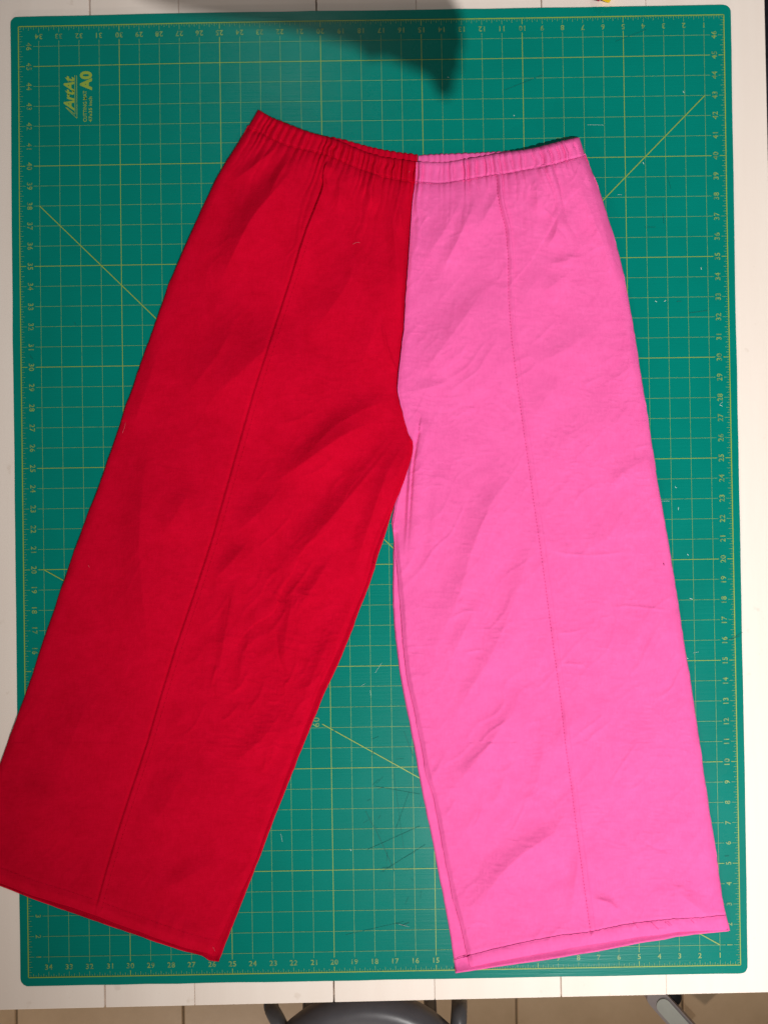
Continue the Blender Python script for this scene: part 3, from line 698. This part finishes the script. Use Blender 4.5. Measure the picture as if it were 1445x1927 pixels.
back_panel([(797, 366), (900, 362), (1000, 345), (1090, 330)], P_HEM_B, [(1090, 330)] + P_OUT_B[2:], [(797, 366), (785, 600), (782, 760)] + P_IN_B, True, M_PINK, "pink back leg layer showing along the inseam and hem", 9, 5)

# --- waistbands
def band(top, seam, pl, Lpx, mat, label, side, seed):
    ns, nt_ = 420, 44
    T, S = resample(top, ns, 3), resample(seam, ns, 3)
    tt = np.linspace(0, 1, nt_)[:, None]; s = np.broadcast_to(np.linspace(0, 1, ns)[None], (nt_, ns))
    r = np.random.default_rng(seed)
    scal = pleat_val(np.linspace(0, 1, ns) * Lpx, pl)
    T = T + np.c_[np.zeros(ns), -1.0 * (scal - 0.6)]
    px = T[None, :, 0] * (1 - tt) + S[None, :, 0] * tt; py = T[None, :, 1] * (1 - tt) + S[None, :, 1] * tt
    a = s * Lpx + 3.0 * vnoise(s * 300, tt * 40 + 0 * s, 22, seed) * np.sin(np.pi * tt)
    pv = pleat_val(a, pl)
    prof = rim(tt * 40, 9) * (1 - 0.12 * sstep(0.85, 1.0, tt))
    endd = (s if side < 0 else 1 - s) * Lpx
    b = waist_base(px) + 1.2
    h = (b - 1.5) * (0.55 + 0.45 * prof) * (0.25 + 0.75 * rim(endd, 14)) + 1.5
    am = 1.0 + 1.0 * vnoise(s * 300, 0 * s, 40, seed + 3) * 0.3
    h += am * 5.2 * (pv - 0.5) * (0.35 + 0.65 * np.sin(np.pi * np.clip(tt * 0.92 + 0.04, 0, 1)) ** 0.5) * sstep(0, 20, endd)
    h += -0.3 * np.exp(-((tt - 0.93) / 0.035) ** 2)
    return sheet("waistband", px, py, h, mat, trousers, 0.004, label), (px, py, h)
_, RB = band(R_TOP, R_SEAM, r_pl, 322.0, M_RED, "red gathered front waistband", -1, 31)
_, PB = band(P_TOP, P_SEAM, p_pl, 326.0, M_PINK, "pink gathered front waistband", 1, 37)
def back_band(top, low, mat, label, seed, dark=False):
    ns, nt_ = 260, 24; T, S = resample(top, ns, 2), resample(low, ns, 2)
    L = np.hypot(*np.diff(T, axis=0).T).sum(); pl = pleats(L + 20, 8, 13, seed); s = np.linspace(0, 1, ns)
    T = T + np.c_[np.zeros(ns), -1.6 * (pleat_val(s * L, pl) - 0.6)]
    tt = np.linspace(0, 1, nt_)[:, None]; px = T[None, :, 0] * (1 - tt) + S[None, :, 0] * tt; py = T[None, :, 1] * (1 - tt) + S[None, :, 1] * tt
    h = 1.2 + 1.6 * rim(tt * 30, 8) + 1.6 * (pleat_val(np.broadcast_to(s[None] * L, px.shape), pl) - 0.4)
    return sheet("back_waistband", px, py, np.maximum(h, 0.5), mat, trousers, 0.0005, label)
back_band([(560, 246), (610, 255), (641, 260), (677, 270), (704, 277), (732, 283), (760, 287), (786, 290)], [(540, 262), (600, 280), (640, 295), (680, 310), (720, 325), (783, 335)], M_RED, "inside of the red back waistband showing behind the front", 41)
back_band([(787, 291), (816, 289.5), (850, 288), (880, 287), (914, 285.5), (943, 284), (990, 282)], [(785, 335), (850, 335), (900, 325), (950, 318), (990, 312)], M_PINK, "inside of the pink back waistband showing behind the front", 43)

# --- stitching that follows the cloth
def on_cloth(pts, fields, lift):
    out = []
    for x, y in pts:
        best = None
        for (fx, fy, fh) in fields:
            d = (fx - x) ** 2 + (fy - y) ** 2; k = int(d.argmin()); v = float(d.flat[k]); hh = float(fh.flat[k])
            if best is None or v < best[0]: best = (v, hh)
        z = (best[1] + lift) / 1000 + float(support(np.array(x), np.array(y)))
        out.append(P(x, y, z))
    return out
def stitch(name, pts, fields, mat, rad, n, lift=0.25, dash=None, wob=0.0, label=None):
    q = resample(pts, n, 2); q = q + RNG.normal(0, wob, q.shape)
    w = on_cloth(q, fields, lift); mb = MB()
    if dash:
        for i in range(0, n - 1, 2): tube_mb(mb, [w[i], w[i + 1]], rad, 5)
    else: tube_mb(mb, w, rad, 5)
    o = mb.build(name, mat, trousers, True)
    if label: o["label"] = label
    return o
stitch("waist_stitching", [(x, y) for x, y in P_SEAM], [PB], M_DKTHREAD, 0.00024, 150, 0.2, wob=0.35, label="dark thread line under the pink waistband")
stitch("hem_stitching", P_STITCH, [PINK], M_DKTHREAD, 0.00028, 150, 0.3, wob=0.3, label="dark thread line along the pink hem")
stitch("waist_stitching", [(x, y - 1) for x, y in R_SEAM], [RB], M_RDTHREAD, 0.00018, 130, 0.0, wob=0.3, label="tonal thread line under the red waistband")
stitch("tuck_stitching", P_TUCK, [PINK], M_PKTHREAD, 0.00034, 460, 0.35, dash=True, label="dashed thread line beside the pink tuck")
stitch("tuck_stitching", [(x + 10.5, y) for x, y in R_TUCK[5:]], [RED], M_RDTHREAD, 0.00022, 300, 0.02, dash=True, label="dashed thread line beside the red tuck")
stitch("hem_stitching", [(x + 9, y - 26) for x, y in R_HEM[:-1]], [RED], M_RDTHREAD, 0.00014, 110, 0.0, dash=True, label="tonal thread line along the red hem")
stitch("loose_thread", [(872, 1803), (873, 1800), (877, 1802), (883, 1799.5), (884, 1798)], [PINK], M_DKTHREAD, 0.0005, 14, 0.7)
stitch("loose_thread", [(702, 1056), (700, 1060), (703, 1063), (706, 1061)], [RED], M_RDTHREAD, 0.00035, 12, 0.8)
for pts in ([(400, 1783), (404, 1788), (405, 1791)], [(769, 323), (771, 321.5)], [(664, 459), (670, 455), (677, 456)], [(166, 1063), (168, 1068)], [(236, 795), (234, 806), (230, 815)]):
    stitch("lint", pts, [RED, RB], M_LINT, 0.00014, 6, 0.8)
stitch("thread_end", [(1248.5, 1060), (1249.5, 1064)], [PINK], M_DKTHREAD, 0.0005, 4, 0.4)
for (a, b) in (((1191, 1735), (1200, 1747)), ((1225, 1736), (1239, 1750)), ((1251, 1736), (1260, 1743)), ((1256, 1735), (1264, 1742)), ((1300, 1732), (1306, 1738))):
    stitch("thread_end", [a, b], [PINK], M_PKTHREAD, 0.00025, 4, 0.35)

# ------------------------------------------------------------------ stool below the table's front edge
def lathe(mb, prof, c, n=64):
    base = len(mb.v); m = len(prof)
    for r, z in prof:
        for k in range(n): mb.v.append((c[0] + r * math.cos(2 * math.pi * k / n), c[1] + r * math.sin(2 * math.pi * k / n), z))
    for i in range(m - 1):
        for k in range(n): mb.f.append((base + i * n + k, base + i * n + (k + 1) % n, base + (i + 1) * n + (k + 1) % n, base + (i + 1) * n + k))
    mb.f.append(tuple(base + (m - 1) * n + k for k in range(n)))
SZ = TZ - 0.29
sc_ = P(690, 2117, SZ); R_S = float(np.linalg.norm(P(690, 1886, SZ) - sc_))
stool = empty("stool", (float(sc_[0]), float(sc_[1]), FZ)); tag(stool, "dark grey round stool with tubular legs pushed under the table edge", "stool")
mb = MB(); lathe(mb, [(R_S - 0.02, SZ - 0.045), (R_S - 0.004, SZ - 0.04), (R_S, SZ - 0.03), (R_S - 0.001, SZ - 0.018), (R_S - 0.008, SZ - 0.006), (R_S - 0.022, SZ), (R_S - 0.040, SZ - 0.001), (R_S - 0.052, SZ - 0.007), (R_S - 0.075, SZ - 0.012), (R_S * 0.3, SZ - 0.014), (0.01, SZ - 0.014)], sc_)
mb.build("seat", M_STOOL, stool, True)
mb = MB(); lathe(mb, [(R_S - 0.03, SZ - 0.047), (R_S - 0.03, SZ - 0.07), (R_S - 0.06, SZ - 0.07)], sc_); mb.build("seat_skirt", M_STOOL, stool, True)
def stool_leg(pix, rad):
    pts = [P(x, y, z) for x, y, z in pix]
    a = np.array([[*p] for p in pts]); seg = np.linspace(0, len(a) - 1, 16)
    q = np.stack([np.interp(seg, np.arange(len(a)), a[:, k]) for k in range(3)], 1)
    for _ in range(3): q[1:-1] = 0.25 * q[:-2] + 0.5 * q[1:-1] + 0.25 * q[2:]
    mb = MB(); tube_mb(mb, q, rad, 14); mb.build("leg", M_TUBE, stool, True)
    foot = MB(); tube_mb(foot, [q[-1] + np.array([0, 0, 0.03]), q[-1] - np.array([0, 0, 0.006])], rad * 1.25, 14); foot.build("foot_cap", M_BLACK, stool, True)
stool_leg([(600, 1985, SZ - 0.05), (583, 1925, SZ - 0.09), (582, 1880, SZ - 0.16), (588, 1700, FZ + 0.006)], 0.0125)
stool_leg([(808, 1985, SZ - 0.05), (811, 1925, SZ - 0.09), (809, 1880, SZ - 0.16), (795, 1700, FZ + 0.006)], 0.0115)
stool_leg([(548, 1975, SZ - 0.04), (526, 1927, SZ - 0.03), (512, 1903, SZ - 0.04), (507, 1885, SZ - 0.09), (530, 1790, FZ + 0.006)], 0.0125)
stool_leg([(857, 1985, SZ - 0.04), (863, 1927, SZ - 0.03), (864, 1900, SZ - 0.04), (865, 1880, SZ - 0.09), (850, 1790, FZ + 0.006)], 0.0135)

# ------------------------------------------------------------------ grey stand leg on the floor
stand = empty("stand_leg", tuple(P(1250, 1880, FZ))); tag(stand, "pale grey metal stand leg with black foot jutting out below the table corner", "stand")
zt = FZ + 0.075
A, B = P(1236, 1880, zt), P(1330, 1985, zt + 0.02)
d = (B - A) / np.linalg.norm(B - A); nrm = np.array([-d[1], d[0], 0])
def bar(mb, a, b, w, th, zoff):
    d = (b - a) / np.linalg.norm(b - a); nn = np.array([-d[1], d[0], 0]); nn /= np.linalg.norm(nn)
    prof = []; m = 10
    for k in range(m + 1):
        an = math.pi / 2 + math.pi * k / m; prof.append(a + d * (w * math.cos(an) + w) + nn * w * math.sin(an))
    prof += [b - nn * w, b + nn * w]
    top = [p + np.array([0, 0, zoff]) for p in prof]; bot = [p + np.array([0, 0, zoff - th]) for p in prof]; n = len(prof)
    mb.add(top + bot, [tuple(range(n)), tuple(range(2 * n - 1, n - 1, -1))] + [(k, k + n, (k + 1) % n + n, (k + 1) % n) for k in range(n)])
mb = MB(); bar(mb, A - d * 0.02, B, 0.0205, 0.032, 0.0); mb.build("leg_body", M_BARSIDE, stand)
mb = MB(); bar(mb, A + d * 0.004 - nrm * 0.0, B, 0.0150, 0.0025, 0.003); mb.build("leg_cover", M_BAR, stand)
fc = P(1257, 1868, FZ + 0.03); mb = MB(); lathe(mb, [(0.020, FZ + 0.0), (0.022, FZ + 0.006), (0.022, FZ + 0.05), (0.016, FZ + 0.056), (0.002, FZ + 0.057)], fc, 28); mb.build("foot_cap", M_BLACK, stand, True)

# ------------------------------------------------------------------ small things at the frame's rim
ob = empty("plastic_clip", tuple(P(1138, -4, TZ))); tag(ob, "small red and yellow plastic clip on the table behind the mat", "clip")
def wedge(name, pix, z0, z1, mat):
    mb = MB(); n = len(pix); t_ = [P(x, y, z1) for x, y in pix]; b_ = [P(x, y, z0) for x, y in pix]
    mb.add(t_ + b_, [tuple(range(n))[::-1], tuple(range(n, 2 * n))] + [(k, (k + 1) % n, (k + 1) % n + n, k + n) for k in range(n)])
    o = mb.build(name, mat, ob); bv = o.modifiers.new("b", 'BEVEL'); bv.width = 0.0008; bv.segments = 2
wedge("clip_jaw", [(1132, -1), (1146, 5), (1150, -2), (1153, -22), (1140, -28)], TZ + 0.0005, TZ + 0.014, M_YPL)
wedge("clip_body", [(1120, -3), (1126, 2), (1131, -2), (1138, -28), (1122, -40), (1110, -24)], TZ + 0.0005, TZ + 0.017, M_RPL)
cq = P(1462, 30, FZ + 0.45)
cu = box_bm("cushion", (float(cq[0]) - 0.005, float(cq[1]) - 0.055, FZ), (float(cq[0]) + 0.32, float(cq[1]) + 0.40, FZ + 0.45), M_NAVY, None, bevel=0.04, seg=4)
tag(cu, "dark navy upholstered seat beyond the table's side edge", "seat")

# ------------------------------------------------------------------ the photographer's forearm, above the camera (its shadow falls on the mat's far edge)
M_SKIN = simple("skin", (0.50, 0.27, 0.19), 0.55, 0.4, var=0.06)
M_PHONE = simple("black_phone", (0.015, 0.015, 0.017), 0.25, 0.5)
def shade_point(px, py, z):
    S = P(px, py, 0.0); return S + (KEY - S) * (z / KEY[2])
def skin_figure(name, chains, mat):
    vs, es, rs = [], [], []
    def add(p, r):
        for i, q in enumerate(vs):
            if np.linalg.norm(np.array(q) - p) < 1e-6: return i
        vs.append(tuple(p)); rs.append(r); return len(vs) - 1
    for ch in chains:
        ids = [add(np.array(p, float), r) for p, r in ch]
        es.extend((ids[k], ids[k + 1]) for k in range(len(ids) - 1))
    me = bpy.data.meshes.new(name); me.from_pydata(vs, es, []); me.update()
    o = link(name, me, mat, None, False)
    m = o.modifiers.new("skin", 'SKIN'); m.use_smooth_shade = True
    for k, d in enumerate(me.skin_vertices[0].data): d.radius = (rs[k], rs[k]); d.use_root = (k == 0)
    o.modifiers.new("sub", 'SUBSURF').levels = 2; o.modifiers["sub"].render_levels = 2
    return o
AZ = 1.08
elbow, wrist, palm = shade_point(170, -150, AZ + 0.06), shade_point(560, -40, AZ + 0.02), shade_point(690, 6, AZ)
mid = 0.5 * elbow + 0.5 * wrist
ax = (palm - wrist) / np.linalg.norm(palm - wrist); sd = np.cross(np.array([0, 0, 1.0]), ax); sd /= np.linalg.norm(sd); dn = np.array([0, 0, -1.0])
chains = [[(elbow, 0.046), (mid, 0.044), (wrist, 0.034), (palm, 0.046)]]
for k, (off, ln) in enumerate(((0.026, 0.050), (0.009, 0.054), (-0.009, 0.052), (-0.026, 0.046))):
    kn = palm + ax * 0.030 + sd * off
    chains.append([(palm, 0.046), (kn, 0.011), (kn + ax * ln * 0.45 + dn * 0.004, 0.0095), (kn + ax * ln * 0.62 - dn * -0.022, 0.009), (kn + ax * ln * 0.40 + dn * 0.036, 0.008)])
th = palm - ax * 0.012 + sd * 0.034
chains.append([(palm, 0.046), (th, 0.013), (th + ax * 0.034 + sd * 0.018, 0.011), (th + ax * 0.062 + sd * 0.012 + dn * 0.006, 0.009)])
arm = skin_figure("person", chains, M_SKIN)
tag(arm, "bare forearm and hand of the photographer above the table, gripping a phone", "person")
pc = shade_point(757, -84, AZ - 0.022)
ph = box_bm("phone", (-0.037, -0.078, -0.004), (0.037, 0.078, 0.004), M_PHONE, None, bevel=0.003, seg=2)
ph.location = pc; ph.rotation_euler = (0, 0, 0.06)
tag(ph, "black phone held flat in the photographer's hand", "phone")
